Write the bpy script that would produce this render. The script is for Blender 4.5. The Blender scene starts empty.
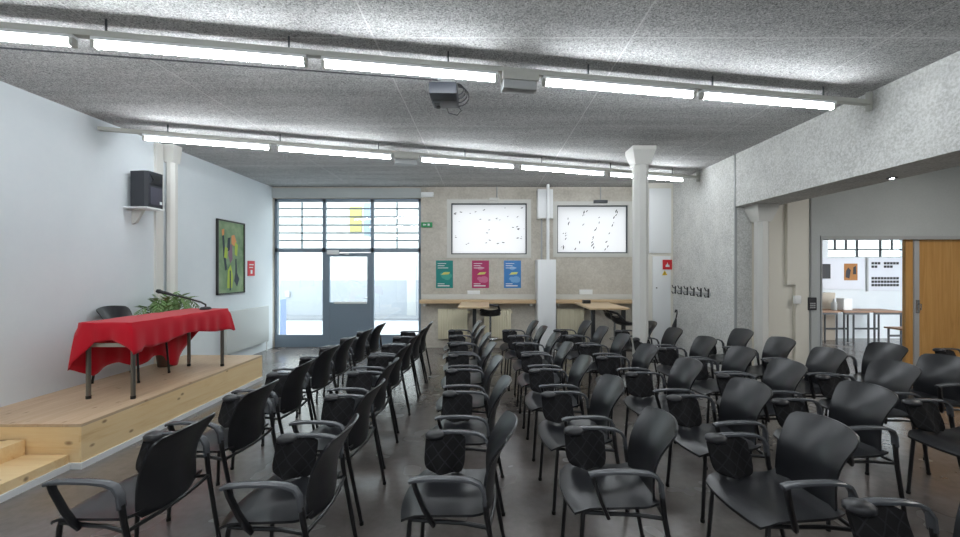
import bpy, bmesh, math, random
from mathutils import Vector, Matrix
C = bpy.context.scene.collection
PI = math.pi
rnd = random.Random(7)

# ------------------------------------------------------------------ materials
def lin(c):
    return tuple(((v/255)/12.92 if v/255 <= .04045 else ((v/255+.055)/1.055)**2.4) for v in c) + (1,)

def mat(name, rgb, rough=.5, metal=0, spec=.5, emit=None, estr=0, coat=0):
    m = bpy.data.materials.new(name); m.use_nodes = True
    b = m.node_tree.nodes['Principled BSDF']
    b.inputs['Base Color'].default_value = lin(rgb)
    b.inputs['Roughness'].default_value = rough
    b.inputs['Metallic'].default_value = metal
    b.inputs['Specular IOR Level'].default_value = spec
    if coat: b.inputs['Coat Weight'].default_value = coat
    if emit:
        b.inputs['Emission Color'].default_value = lin(emit); b.inputs['Emission Strength'].default_value = estr
    return m

class NT:
    def __init__(s, m):
        s.t = m.node_tree; s.b = s.t.nodes['Principled BSDF']
        s.co = s.t.nodes.new('ShaderNodeTexCoord')
    def n(s, typ, **kw):
        x = s.t.nodes.new(typ)
        for k, v in kw.items():
            if k in x.inputs: x.inputs[k].default_value = v
            else: setattr(x, k, v)
        return x
    def l(s, a, b): s.t.links.new(a, b)
    def mapping(s, scale=(1,1,1), loc=(0,0,0), rot=(0,0,0)):
        mp = s.n('ShaderNodeMapping'); mp.inputs['Scale'].default_value = scale
        mp.inputs['Location'].default_value = loc; mp.inputs['Rotation'].default_value = rot
        s.l(s.co.outputs['Object'], mp.inputs['Vector']); return mp.outputs['Vector']
    def noise(s, scale, detail=3, rough=.5, vec=None, dist=0):
        x = s.n('ShaderNodeTexNoise'); x.inputs['Scale'].default_value = scale
        x.inputs['Detail'].default_value = detail; x.inputs['Roughness'].default_value = rough
        x.inputs['Distortion'].default_value = dist
        s.l(vec if vec else s.co.outputs['Object'], x.inputs['Vector']); return x.outputs['Fac']
    def ramp(s, fac, stops):
        r = s.n('ShaderNodeValToRGB'); e = r.color_ramp.elements
        while len(e) < len(stops): e.new(.5)
        for i, (p, c) in enumerate(stops):
            e[i].position = p; e[i].color = lin(c)
        s.l(fac, r.inputs['Fac']); return r.outputs['Color']
    def mix(s, fac, a, b, mode='MIX'):
        x = s.n('ShaderNodeMix', data_type='RGBA', blend_type=mode)
        if isinstance(fac, (int, float)): x.inputs[0].default_value = fac
        else: s.l(fac, x.inputs[0])
        for i, v in ((6, a), (7, b)):
            if isinstance(v, tuple): x.inputs[i].default_value = lin(v)
            else: s.l(v, x.inputs[i])
        return x.outputs[2]
    def bump(s, h, strength=.3, dist=.01):
        x = s.n('ShaderNodeBump'); x.inputs['Strength'].default_value = strength; x.inputs['Distance'].default_value = dist
        s.l(h, x.inputs['Height']); s.l(x.outputs['Normal'], s.b.inputs['Normal'])
    def color(s, c): s.l(c, s.b.inputs['Base Color'])

def mottled(name, a, b, scale=2.5, rough=.8, fine=60, finea=.12, bump=.15, spec=.3):
    m = mat(name, a, rough, spec=spec); t = NT(m)
    c = t.ramp(t.noise(scale, 5, .6), [(.3, a), (.7, b)])
    f = t.ramp(t.noise(fine, 2, .6), [(.35, (130,130,130)), (.65, (228,228,228))])
    t.color(t.mix(finea, c, f, 'OVERLAY'))
    t.bump(t.noise(fine, 2, .6), bump, .01)
    return m

M = {}
M['wall_white'] = mottled('white_paint', (222,229,233), (229,235,238), 1.2, .7, 20, .03, .03)
M['concrete'] = mottled('beige_concrete', (184,178,166), (206,200,189), 2.2, .85, 30, .15, .1)
M['plaster'] = mottled('rough_grey_plaster', (206,206,203), (224,224,220), 3.0, .9, 48, .55, .6)
M['soffit'] = mottled('soffit_grey', (176,176,173), (186,186,182), 2, .9, 50, .1, .1)
M['greywall'] = mottled('grey_paint', (182,187,186), (190,195,194), 1.5, .8, 40, .05, .05)
M['column'] = mat('column_white', (224,223,217), .55)
M['cream'] = mat('cream_paint', (226,223,212), .55)
M['white'] = mat('white_enamel', (236,238,238), .4)
M['pinboard'] = mat('pinboard_white', (225,228,236), .6)
M['frame'] = mat('blue_grey_steel', (122,137,150), .4)
M['frame_dark'] = mat('dark_window_steel', (62,66,70), .45)
M['winframe'] = mat('pale_window_frame', (205,204,198), .5)
M['black'] = mat('black_plastic', (30,31,33), .38)
M['shell'] = mat('charcoal_plastic', (31,32,35), .3)
M['arm'] = mat('grey_arm_plastic', (82,84,88), .26)
M['pad'] = mat('dark_hinge_plastic', (40,40,43), .36)
M['leg'] = mat('black_tube_steel', (22,22,24), .32)
M['foot'] = mat('black_rubber', (16,16,16), .7)
M['chrome'] = mat('brushed_steel', (180,182,184), .25, 1)
M['tube_leg'] = mat('grey_steel_leg', (120,117,110), .35, .8)
M['silver'] = mat('silver_grey', (170,172,172), .4)
M['rail'] = mat('lamp_rail_grey', (186,186,178), .5)
M['tube'] = mat('lit_tube', (255,255,255), .4, emit=(244,250,255), estr=52)
M['red_sign'] = mat('red_sign', (205,38,48), .5)
M['yellow'] = mat('yellow_sign', (225,190,50), .5)
M['green'] = mat('green_sign', (30,140,80), .5)
M['teal'] = mat('teal_print', (14,130,124), .5)
M['magenta'] = mat('magenta_print', (172,44,98), .5)
M['blue'] = mat('blue_print', (62,128,192), .5)
M['teal2'] = mat('light_teal_print', (62,160,142), .5)
M['magenta2'] = mat('pink_print', (196,106,140), .5)
M['blue2'] = mat('light_blue_print', (116,168,214), .5)
M['ink'] = mat('white_ink', (225,230,230), .6)
M['pale_yellow'] = mat('pale_yellow_ink', (205,205,110), .6)
M['darkink'] = mat('dark_ink', (42,42,46), .6)
M['projector'] = mat('projector_grey', (40,43,50), .5)
M['speaker'] = mat('speaker_black', (44,46,52), .5)
M['grille'] = mat('speaker_grille', (62,62,74), .6)
M['pot'] = mat('brown_pot', (96,72,58), .6)
M['soil'] = mat('soil', (50,38,30), .9)
M['leaf'] = mat('palm_leaf', (108,142,82), .5)
M['radiator'] = mat('radiator_white', (206,210,208), .45)
M['radiator_cream'] = mat('radiator_cream', (228,220,192), .5)
M['facade'] = mottled('pale_facade', (182,181,177), (190,189,186), .5, .9, 10, .05, 0)
M['facade_base'] = mottled('facade_plinth', (144,148,154), (152,156,162), .6, .9, 10, .05, 0)
M['asphalt'] = mottled('asphalt', (164,167,172), (178,180,184), .7, .9, 40, .1, .1)
M['kerb'] = mat('kerb_stone', (122,125,130), .9)
M['shutter'] = mat('yellow_shutter', (146,140,84), .6)
M['bluepost'] = mat('blue_box', (130,146,186), .5)
M['beige_panel'] = mat('beige_panel', (186,176,160), .6)
M['orange'] = mat('ochre_print', (168,112,52), .6)
M['wall_frame'] = mat('dark_picture_frame', (40,38,34), .4)

# wood wool ceiling
m = M['ceiling'] = mat('wood_wool_ceiling', (150,150,148), .95, spec=.15); t = NT(m)
c = t.ramp(t.noise(95, 4, .75, dist=.6), [(.34, (92,92,92)), (.5, (176,176,175)), (.68, (228,228,227))])
big = t.ramp(t.noise(1.3, 4, .6), [(.3, (166,166,166)), (.7, (200,200,199))])
c = t.mix(.35, c, big, 'OVERLAY')
br = t.n('ShaderNodeTexBrick', offset=0.0, squash=1.0)
for k, v in (('Scale',1.0),('Mortar Size',.007),('Mortar Smooth',.4),('Brick Width',1.9),('Row Height',1.85)): br.inputs[k].default_value = v
t.l(t.mapping(loc=(.82,.68,0)), br.inputs['Vector'])
br.inputs['Color1'].default_value = br.inputs['Color2'].default_value = (0,0,0,1); br.inputs['Mortar'].default_value = (1,1,1,1)
mm = t.n('ShaderNodeMath', operation='MULTIPLY'); t.l(br.outputs['Fac'], mm.inputs[0]); mm.inputs[1].default_value = .45
st_ = t.ramp(t.noise(1.0, 3, .6, t.mapping((.5, 5, 1))), [(.35, (166,166,166)), (.65, (205,205,205))])
c = t.mix(.5, c, st_, 'OVERLAY')
t.color(t.mix(mm.outputs[0], c, (236,236,234)))
t.bump(t.noise(95, 3, .7), .3, .010)

# polished floor
m = M['floor'] = mat('polished_screed', (108,101,97), .22, spec=.8, coat=.2); t = NT(m)
c = t.ramp(t.noise(.9, 5, .65), [(.3, (88,81,77)), (.55, (107,100,96)), (.75, (126,120,116))])
t.color(t.mix(.25, c, t.ramp(t.noise(14, 4, .7), [(.3,(130,130,130)),(.7,(228,228,228))]), 'OVERLAY'))
rr = t.n('ShaderNodeMapRange'); t.l(t.noise(2.5, 2, .5), rr.inputs['Value'])
rr.inputs['To Min'].default_value = .16; rr.inputs['To Max'].default_value = .34; t.b.inputs['Coat Roughness'].default_value = .2
t.l(rr.outputs['Result'], t.b.inputs['Roughness'])
t.bump(t.noise(1.5, 1, .4), .015, .02)

def wood(name, a, b, dark, axis='Y', knots=True, rough=.55, plank=.2, knot_rgb=(120,70,34)):
    m = mat(name, a, rough); t = NT(m)
    sc = {'Y': (9,.7,9), 'X': (.7,9,9), 'Z': (9,9,.5)}[axis]
    v = t.mapping(sc)
    c = t.ramp(t.noise(1.6, 5, .6, v, 1.2), [(.3, a), (.6, b), (.8, dark)])
    if knots:
        vo = t.n('ShaderNodeTexVoronoi'); vo.inputs['Scale'].default_value = 1.0
        ks = {'Y': (8,4.5,8), 'X': (3.2,6,6), 'Z': (6,6,3)}[axis]
        t.l(t.mapping(ks), vo.inputs['Vector'])
        k = t.n('ShaderNodeMapRange'); t.l(vo.outputs['Distance'], k.inputs['Value'])
        k.inputs['From Min'].default_value = .05; k.inputs['From Max'].default_value = .14
        k.inputs['To Min'].default_value = .75; k.inputs['To Max'].default_value = 0
        c = t.mix(k.outputs['Result'], c, knot_rgb)
    # plank seams across the grain
    if plank:
        sep = t.n('ShaderNodeSeparateXYZ'); t.l(t.co.outputs['Object'], sep.inputs[0])
        md = t.n('ShaderNodeMath', operation='PINGPONG'); md.inputs[1].default_value = plank/2
        t.l(sep.outputs['X' if axis != 'X' else 'Y'], md.inputs[0])
        lt = t.n('ShaderNodeMath', operation='LESS_THAN'); t.l(md.outputs[0], lt.inputs[0]); lt.inputs[1].default_value = .0018
        f = t.n('ShaderNodeMath', operation='MULTIPLY'); t.l(lt.outputs[0], f.inputs[0]); f.inputs[1].default_value = .45
        c = t.mix(f.outputs[0], c, dark)
    t.color(c); return m
M['stage_top'] = wood('pine_deck', (212,186,156), (200,170,138), (172,140,110), 'Y', True, .5, .2, (150,110,80))
M['stage_side'] = wood('pine_board', (246,220,174), (238,206,154), (216,174,118), 'Y', True, .55, 0)
M['stage_front'] = wood('pine_board_front', (246,220,174), (238,206,154), (216,174,118), 'X', True, .55, 0)
M['worktop'] = wood('light_wood_top', (214,192,160), (200,174,138), (176,146,110), 'X', False, .45, 0)
M['worktop_edge'] = wood('wood_edge', (208,182,146), (196,166,128), (168,136,100), 'X', False, .5, 0)
M['brown_top'] = wood('brown_wood_top', (156,122,96), (140,106,80), (110,80,58), 'X', False, .5, 0)
M['door_wood'] = wood('oak_door', (206,158,94), (190,140,74), (160,112,54), 'Z', False, .4, .22)

# red cloth
m = M['cloth'] = mat('red_cloth', (190,8,34), .8, spec=.2); t = NT(m)
t.b.inputs['Sheen Weight'].default_value = .2
t.bump(t.noise(220, 2, .5), .1, .002)

# quilted tablet underside
m = M['tablet'] = mat('ribbed_tablet_underside', (30,30,32), .75, spec=.2); t = NT(m)
uv = t.mapping((1,1,1), rot=(0, PI/4, 0))
sep = t.n('ShaderNodeSeparateXYZ'); t.l(uv, sep.inputs[0])
fs = []
for ax in ('X', 'Z'):
    pp = t.n('ShaderNodeMath', operation='PINGPONG'); pp.inputs[1].default_value = .028; t.l(sep.outputs[ax], pp.inputs[0])
    lt = t.n('ShaderNodeMath', operation='LESS_THAN'); lt.inputs[1].default_value = .003; t.l(pp.outputs[0], lt.inputs[0]); fs.append(lt.outputs[0])
mx = t.n('ShaderNodeMath', operation='MAXIMUM'); t.l(fs[0], mx.inputs[0]); t.l(fs[1], mx.inputs[1])
t.color(t.mix(mx.outputs[0], (22,21,22), (38,38,41)))
t.bump(mx.outputs[0], .5, .004)

# clear glass: mostly straight through, with a faint reflection
def glass(name, tint=(245,250,250), refl=.06):
    m = bpy.data.materials.new(name); m.use_nodes = True; nt = m.node_tree; nt.nodes.clear()
    o = nt.nodes.new('ShaderNodeOutputMaterial'); mx = nt.nodes.new('ShaderNodeMixShader')
    tr = nt.nodes.new('ShaderNodeBsdfTransparent'); gl = nt.nodes.new('ShaderNodeBsdfGlossy')
    tr.inputs[0].default_value = lin(tint); gl.inputs['Roughness'].default_value = .02
    mx.inputs[0].default_value = refl
    nt.links.new(tr.outputs[0], mx.inputs[1]); nt.links.new(gl.outputs[0], mx.inputs[2]); nt.links.new(mx.outputs[0], o.inputs[0]); return m
M['glass'] = glass('clear_glass')
def frosted(name):
    m = bpy.data.materials.new(name); m.use_nodes = True; nt = m.node_tree; nt.nodes.clear()
    o = nt.nodes.new('ShaderNodeOutputMaterial'); mx = nt.nodes.new('ShaderNodeMixShader')
    tr = nt.nodes.new('ShaderNodeBsdfTranslucent'); df = nt.nodes.new('ShaderNodeBsdfDiffuse')
    tr.inputs[0].default_value = (.68,.68,.68,1); df.inputs[0].default_value = (.85,.86,.88,1); mx.inputs[0].default_value = .15
    nt.links.new(tr.outputs[0], mx.inputs[1]); nt.links.new(df.outputs[0], mx.inputs[2]); nt.links.new(mx.outputs[0], o.inputs[0]); return m
M['frosted'] = frosted('white_blind')

# painting
m = M['painting'] = mat('green_abstract_ground', (96,140,92), .6); t = NT(m)
t.color(t.ramp(t.noise(3.0, 4, .6, dist=.5), [(.3,(88,118,82)),(.5,(122,148,108)),(.7,(150,168,130))]))

# ------------------------------------------------------------------ mesh helpers
class MB:
    def __init__(s): s.bm = bmesh.new()
    def box(s, lo, hi, bev=0, seg=2, rot=None):
        b = bmesh.new(); bmesh.ops.create_cube(b, size=1)
        c = [(lo[i]+hi[i])/2 for i in range(3)]; d = [abs(hi[i]-lo[i]) for i in range(3)]
        for v in b.verts: v.co = Vector((v.co.x*d[0], v.co.y*d[1], v.co.z*d[2]))
        if bev: bmesh.ops.bevel(b, geom=b.edges[:], offset=min(bev, min(d)*.45), segments=seg, affect='EDGES', profile=.6)
        if rot: bmesh.ops.transform(b, matrix=rot.to_4x4(), verts=b.verts)
        bmesh.ops.translate(b, vec=Vector(c), verts=b.verts)
        s._merge(b); return s
    def _merge(s, b):
        vm = {}
        for v in b.verts: vm[v] = s.bm.verts.new(v.co)
        for f in b.faces:
            try: s.bm.faces.new([vm[v] for v in f.verts])
            except ValueError: pass
        b.free()
    def tube(s, pts, r, n=8, flat=None, cap=True, up=None):
        """round (or flat: (half width, half thickness)) section along a polyline"""
        P = [Vector(p) for p in pts]; rings = []
        for i, p in enumerate(P):
            d = (P[min(i+1, len(P)-1)] - P[max(i-1, 0)]).normalized()
            u = Vector(up) if up else (Vector((0,0,1)) if abs(d.z) < .95 else Vector((1,0,0)))
            a = d.cross(u).normalized(); b = a.cross(d).normalized()
            rr = r[i] if isinstance(r, (list, tuple)) else r
            ring = []
            for k in range(n):
                t = 2*PI*k/n
                if flat:
                    ca, sa = math.cos(t), math.sin(t); e = .6
                    w = flat[0]*math.copysign(abs(ca)**e, ca); h = flat[1]*math.copysign(abs(sa)**e, sa)
                    ring.append(s.bm.verts.new(p + a*w + b*h))
                else: ring.append(s.bm.verts.new(p + a*(rr*math.cos(t)) + b*(rr*math.sin(t))))
            rings.append(ring)
        for i in range(len(rings)-1):
            for k in range(n): s.bm.faces.new((rings[i][k], rings[i][(k+1)%n], rings[i+1][(k+1)%n], rings[i+1][k]))
        if cap:
            s.bm.faces.new(rings[0][::-1]); s.bm.faces.new(rings[-1])
        return s
    def cyl(s, a, b, r, n=16, r2=None): return s.tube([a, b], [r, r if r2 is None else r2], n)
    def lathe(s, prof, c=(0,0,0), n=20, cap=True):
        rings = []
        for (r, z) in prof:
            rings.append([s.bm.verts.new((c[0]+r*math.cos(2*PI*k/n), c[1]+r*math.sin(2*PI*k/n), c[2]+z)) for k in range(n)])
        for i in range(len(rings)-1):
            for k in range(n): s.bm.faces.new((rings[i][k], rings[i][(k+1)%n], rings[i+1][(k+1)%n], rings[i+1][k]))
        if cap:
            s.bm.faces.new(rings[0][::-1]); s.bm.faces.new(rings[-1])
        return s
    def sheet(s, g0, g1):
        """closed slab between two equal grids of points"""
        A = [[s.bm.verts.new(p) for p in row] for row in g0]; B = [[s.bm.verts.new(p) for p in row] for row in g1]
        R, K = len(A), len(A[0])
        for i in range(R-1):
            for j in range(K-1):
                s.bm.faces.new((A[i][j], A[i][j+1], A[i+1][j+1], A[i+1][j])); s.bm.faces.new((B[i][j], B[i+1][j], B[i+1][j+1], B[i][j+1]))
        per = [(0,j) for j in range(K)] + [(i,K-1) for i in range(1,R)] + [(R-1,j) for j in range(K-2,-1,-1)] + [(i,0) for i in range(R-2,0,-1)]
        for q in range(len(per)):
            (a,b),(c,d) = per[q], per[(q+1)%len(per)]
            s.bm.faces.new((A[a][b], B[a][b], B[c][d], A[c][d]))
        return s
    def prism(s, poly, axis, lo, hi):
        """poly: 2D points in the plane across axis (X: y,z; Y: x,z; Z: x,y)"""
        def p3(p, q): return {'X': (q, p[0], p[1]), 'Y': (p[0], q, p[1]), 'Z': (p[0], p[1], q)}[axis]
        a = [s.bm.verts.new(p3(p, lo)) for p in poly]; b = [s.bm.verts.new(p3(p, hi)) for p in poly]
        s.bm.faces.new(a); s.bm.faces.new(b[::-1]); n = len(poly)
        for i in range(n): s.bm.faces.new((a[i], b[i], b[(i+1)%n], a[(i+1)%n]))
        return s
    def build(s, name, material, parent=None, smooth=True, angle=35):
        bmesh.ops.recalc_face_normals(s.bm, faces=s.bm.faces[:])
        me = bpy.data.meshes.new(name); s.bm.to_mesh(me); s.bm.free()
        if smooth:
            for p in me.polygons: p.use_smooth = True
            me.set_sharp_from_angle(angle=math.radians(angle))
        me.materials.append(M[material] if isinstance(material, str) else material)
        o = bpy.data.objects.new(name, me); C.objects.link(o)
        if parent: o.parent = parent
        return o

def tag(o, label, cat, group=None):
    o['label'] = label; o['category'] = cat
    if group: o['group'] = group
    return o
def thing(name, label, cat, loc=(0,0,0), rotz=0, group=None):
    o = bpy.data.objects.new(name, None); C.objects.link(o); o.empty_display_size = .1
    o.location = loc; o.rotation_euler = (0,0,rotz); return tag(o, label, cat, group)
def struct(o, label=None, cat=None):
    o['kind'] = 'structure'
    o['label'] = label or o.name.replace('_', ' '); o['category'] = cat or o.name.split('_')[0]
    return o
def dup(root, loc, rotz, label, group=None):
    r = root.copy(); C.objects.link(r); r.location = loc; r.rotation_euler = (0,0,rotz); r['label'] = label
    if group: r['group'] = group
    for ch in list(root.children):
        c = ch.copy(); C.objects.link(c); c.parent = r
        for g in list(ch.children):
            d = g.copy(); C.objects.link(d); d.parent = c
    return r

# ------------------------------------------------------------------ dimensions
F = 410.0; CAMZ = 1.6; VX, VY = 485.0, 270.0
D = 8.45                      # back wall
XL, XR = -4.38, 3.70          # left wall, right wall / beam face
CZ = 3.31                     # ceiling
YN = -3.2                     # wall behind
def bx(px): return (px-VX)*D/F          # pixel to x on the back wall
def bz(py): return CAMZ+(VY-py)*D/F     # pixel to z on the back wall

# ------------------------------------------------------------------ shell
struct(MB().box((XL-.2, YN-.2, -.12), (11.0, D+.12, 0)).box((4.2, D+.12, -.12), (11.0, 10.0, 0)).build('floor', 'floor', smooth=False), 'dark polished screed floor of the hall', 'floor')
struct(MB().box((XL-.2, YN-.2, CZ), (8.3, D+.3, CZ+.2)).build('ceiling', 'ceiling', smooth=False), 'grey wood wool ceiling with pale panel joints', 'ceiling')
struct(MB().box((XL-.2, YN, 0), (XL, D+.3, CZ)).build('wall_left', 'wall_white', smooth=False), 'white painted wall behind the stage', 'wall')
struct(MB().box((XL-.2, YN-.2, 0), (8.3, YN, CZ)).build('wall_near', 'wall_white', smooth=False), 'white wall behind the viewer', 'wall')
# back wall with door unit opening and two windows
DX0, DX1, DZ1 = bx(272.5), bx(421), bz(198)
W1 = (bx(447), bx(531), bz(258), bz(199.5)); W2 = (bx(553), bx(632), bz(257), bz(201.5))
b = MB()
T = D+.28
b.box((XL, D, DZ1), (DX1, T, CZ))
b.box((XL-.001, D, 0), (DX0, T, DZ1))
b.box((DX1, D, 0), (W1[0], T, CZ))
b.box((W1[0], D, 0), (W1[1], T, W1[2])); b.box((W1[0], D, W1[3]), (W1[1], T, CZ))
b.box((W1[1], D, 0), (W2[0], T, CZ))
b.box((W2[0], D, 0), (W2[1], T, W2[2])); b.box((W2[0], D, W2[3]), (W2[1], T, CZ))
b.box((W2[1], D, 0), (XR+.4, T, CZ))
struct(b.build('wall_back', 'concrete', smooth=False), 'beige concrete back wall with the glass door', 'wall')
# right wall: solid concrete part, then the beam
YE = 6.07
struct(MB().box((XR, YE, 0), (XR+.25, D, CZ)).build('wall_right', 'plaster', smooth=False), 'rough grey plaster wall with the coat hooks', 'wall')
struct(MB().box((XR, YN, 2.535), (4.25, YE, CZ)).build('beam_right', 'plaster', smooth=False), 'deep rough plaster beam along the right side', 'beam')
struct(MB().box((XR-.012, YE-.02, 0), (XR+.02, YE+.006, CZ)).build('trim_1', 'silver', smooth=False), 'thin grey joint strip at the end of the plaster wall', 'trim')
YF = 6.15
OX0, OX1, OZ = 5.03, 8.0, 2.1
b = MB().box((XR+.25, YF, 0), (4.86, YF+.15, CZ))
b.box((4.2, YF-.06, 0), (4.34, YF, CZ)).box((4.5, YF-.05, 1.38), (4.62, YF, CZ)).box((4.62, YF-.05, 0), (4.8, YF, CZ))
struct(b.build('wall_cream', 'cream', smooth=False), 'cream wall piece with pilasters beside the white column', 'wall')
b = MB().box((4.86, YF, 0), (OX0, YF+.15, CZ)).box((OX0, YF, OZ), (8.3, YF+.15, CZ))
struct(b.build('wall_side_room', 'greywall', smooth=False), 'grey wall above the opening to the next room', 'wall')
struct(MB().box((8.1, YN, 0), (8.3, YF, CZ)).build('wall_far_right', 'greywall', smooth=False), 'grey wall closing the side bay', 'wall')
b = MB().box((OX0, YF-.015, 0), (OX0+.02, YF+.152, OZ)).box((OX0, YF-.015, OZ-.04), (8.1, YF+.17, OZ+.01))
struct(b.build('door_frame', 'silver', smooth=False), 'grey metal frame around the sliding door opening', 'door frame')
struct(MB().cyl((4.88, YF-.014, .0), (4.88, YF-.014, 2.7), .012, 8).build('trim_2', 'silver'), 'thin grey conduit beside the keypad', 'trim')
# next room
NY = 9.6
struct(MB().box((4.2, NY, 0), (11, NY+.2, 1.9)).box((4.2, NY, 2.36), (11, NY+.2, 3.0)).box((4.2, NY, 1.9), (8.03, NY+.2, 2.36)).box((9.9, NY, 1.9), (11, NY+.2, 2.36)).build('wall_next_room', 'wall_white', smooth=False), 'white wall of the next room with pinboards', 'wall')
struct(MB().box((4.2, YF+.15, 3.0), (11, NY+.2, 3.1)).build('ceiling_next_room', 'wall_white', smooth=False), 'white ceiling of the next room', 'ceiling')
struct(MB().box((10.9, YF+.15, 0), (11.1, NY, 3)).build('wall_next_room_side', 'wall_white', smooth=False), 'white side wall of the next room', 'wall')
struct(MB().box((4.2, YF+.15, 0), (4.35, NY, 3)).build('wall_next_room_left', 'wall_white', smooth=False), 'white left wall of the next room', 'wall')
w = MB()
wx0, wx1 = 8.03, 9.9
for z in (1.9, 2.08, 2.34): w.box((wx0, NY+.05, z-.015), (wx1, NY+.09, z+.015))
for x in (8.03, 8.25, 8.51, 8.77, 9.32, 9.59, 9.9): w.box((x-.014, NY+.05, 1.9 if x in (8.03, 8.77, 9.32, 9.9) else 2.08), (x+.018, NY+.09, 2.36))
win = struct(w.build('window_3', 'frame_dark', smooth=False), 'strip window with dark bars in the next room', 'window')
MB().box((wx0, NY+.065, 1.9), (wx1, NY+.072, 2.36)).build('window_pane', 'glass', win, smooth=False)

# ------------------------------------------------------------------ glazed door unit
def gx(cx): return bx(260+cx*.3352)
def gz(cy): return bz(180+cy*.3352)
f = MB(); y0, y1 = D+.08, D+.14
def member(a, b_, c, d, yy0=y0, yy1=y1): f.box((gx(a), yy0, gz(d)), (gx(b_), yy1, gz(c)))
member(38, 46, 54, 502); member(182, 191, 54, 502); member(327, 336, 54, 502); member(471, 481, 54, 502)
member(38, 481, 54, 63); member(38, 481, 203, 215)
member(46, 182, 464, 502); member(336, 471, 464, 502)
unit = struct(f.build('window_1', 'frame', smooth=False), 'tall blue grey steel glazed front to the street', 'window')
g = MB()
for a, b_ in ((46,182),(191,327),(336,471)): g.box((gx(a), D+.105, gz(203)), (gx(b_), D+.112, gz(63)))
for a, b_ in ((46,182),(336,471)): g.box((gx(a), D+.105, gz(464)), (gx(b_), D+.112, gz(215)))
g.build('window_pane', 'glass', unit, smooth=False)
s = MB()
for cy in (82, 107, 132, 156, 179):
    s.box((gx(46), D+.15, gz(cy)-.013), (gx(471), D+.18, gz(cy)+.013))
for cx in (115, 404): s.box((gx(cx)-.012, D+.15, gz(203)), (gx(cx)+.012, D+.18, gz(63)))
s.build('security_bars', 'frame', unit, smooth=False)
b = MB().box((gx(191), D+.07, gz(500)), (gx(203), D+.13, gz(217))).box((gx(317), D+.07, gz(500)), (gx(327), D+.13, gz(217)))
b.box((gx(203), D+.07, gz(228)), (gx(317), D+.13, gz(217))).box((gx(203), D+.07, gz(378)), (gx(317), D+.13, gz(366))).box((gx(203), D+.07, gz(500)), (gx(317), D+.13, gz(484)))
door = struct(b.build('door_1', 'frame', smooth=False), 'blue grey street door with a glass upper half', 'door')
MB().box((gx(203), D+.1, gz(366)), (gx(317), D+.107, gz(228))).build('door_glass', 'glass', door, smooth=False)
MB().box((gx(203), D+.085, gz(484)), (gx(317), D+.12, gz(378))).build('door_panel', 'frame', door, smooth=False)
MB().box((gx(198), D+.02, gz(222)), (gx(232), D+.075, gz(209)), .006).tube([(gx(232), D+.045, gz(218)), (gx(262), D+.06, gz(221))], .012, 6).build('door_closer', 'white', door)
MB().tube([(gx(322), D+.07, gz(352)), (gx(322), D+.03, gz(352)), (gx(308), D+.03, gz(352))], .009, 8).build('door_handle', 'chrome', door)
MB().box((gx(218), D+.045, gz(370)), (gx(316), D+.07, gz(363)), .004).build('push_bar', 'white', door)
tag(MB().box((bx(421.5), D-.10, bz(197.5)), (bx(434), D-.002, bz(193)), .005).build('air_duct', 'white'), 'short white duct end beside the top of the glazed front', 'duct')

struct(MB().box((XL+.001, D-.03, bz(197.8)), (bx(421), D-.001, bz(188.5))).build('trim_4', 'greywall', smooth=False), 'pale header strip above the glazed front', 'trim')
# windows in the back wall
def window(n, W, ux, label):
    x0, x1, z0, z1 = W; b = MB(); e = .085
    for lo, hi in (((x0,z0),(x1,z0+e*.9)), ((x0,z1-e*.9),(x1,z1)), ((x0,z0+e*.9),(x0+e,z1-e*.9)), ((x1-e,z0+e*.9),(x1,z1-e*.9))):
        b.box((lo[0], D-.02, lo[1]), (hi[0], D+.1, hi[1]))
    w = struct(b.build('window_%d' % n, 'winframe', smooth=False), label, 'window')
    i = MB(); d = .022; a0, a1, c0, c1 = x0+e, x1-e, z0+e*.9, z1-e*.9
    for lo, hi in (((a0,c0),(a1,c0+d)), ((a0,c1-d),(a1,c1)), ((a0,c0+d),(a0+d,c1-d)), ((a1-d,c0+d),(a1,c1-d))):
        i.box((lo[0], D+.03, lo[1]), (hi[0], D+.09, hi[1]))
    i.build('window_sash', 'frame_dark', w, smooth=False)
    MB().box((a0, D+.06, c0), (a1, D+.066, c1)).build('window_pane', 'frosted', w, smooth=False)
    sp = MB(); r = random.Random(n)
    for k in range(34 if n == 2 else 44):
        line = k % 4
        u = r.random(); v = (.12+line*.24 + .18*u + r.uniform(-.05,.05)) if n == 2 else r.random()
        if n == 4: u = min(.97, max(.03, (line+.5)/4.4 + .16*(v-.5) + r.uniform(-.03,.03)))
        v = min(.95, max(.05, v)); cx = a0+.04+(a1-a0-.08)*u; cz = c0+.04+(c1-c0-.08)*v
        L = r.uniform(.012,.036); wd = L*.30; an = r.uniform(-.4,.5) + (0 if n == 2 else 1.1)
        ca, sa = math.cos(an), math.sin(an)
        pts = [(-L,0),(-L*.3,wd),(L*.5,wd*.8),(L,0),(L*.3,-wd),(-L*.5,-wd*.7)]
        sp.prism([(cx+p*ca-q*sa, cz+p*sa+q*ca) for p, q in pts], 'Y', D+.0575, D+.0599)
    sp.build('leaf_prints', 'darkink', w, smooth=False)
    return w
window(2, W1, 0, 'white blind window with dark flecks above the three posters')
window(4, W2, 0, 'white blind window with dark flecks left of the free column')

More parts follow.
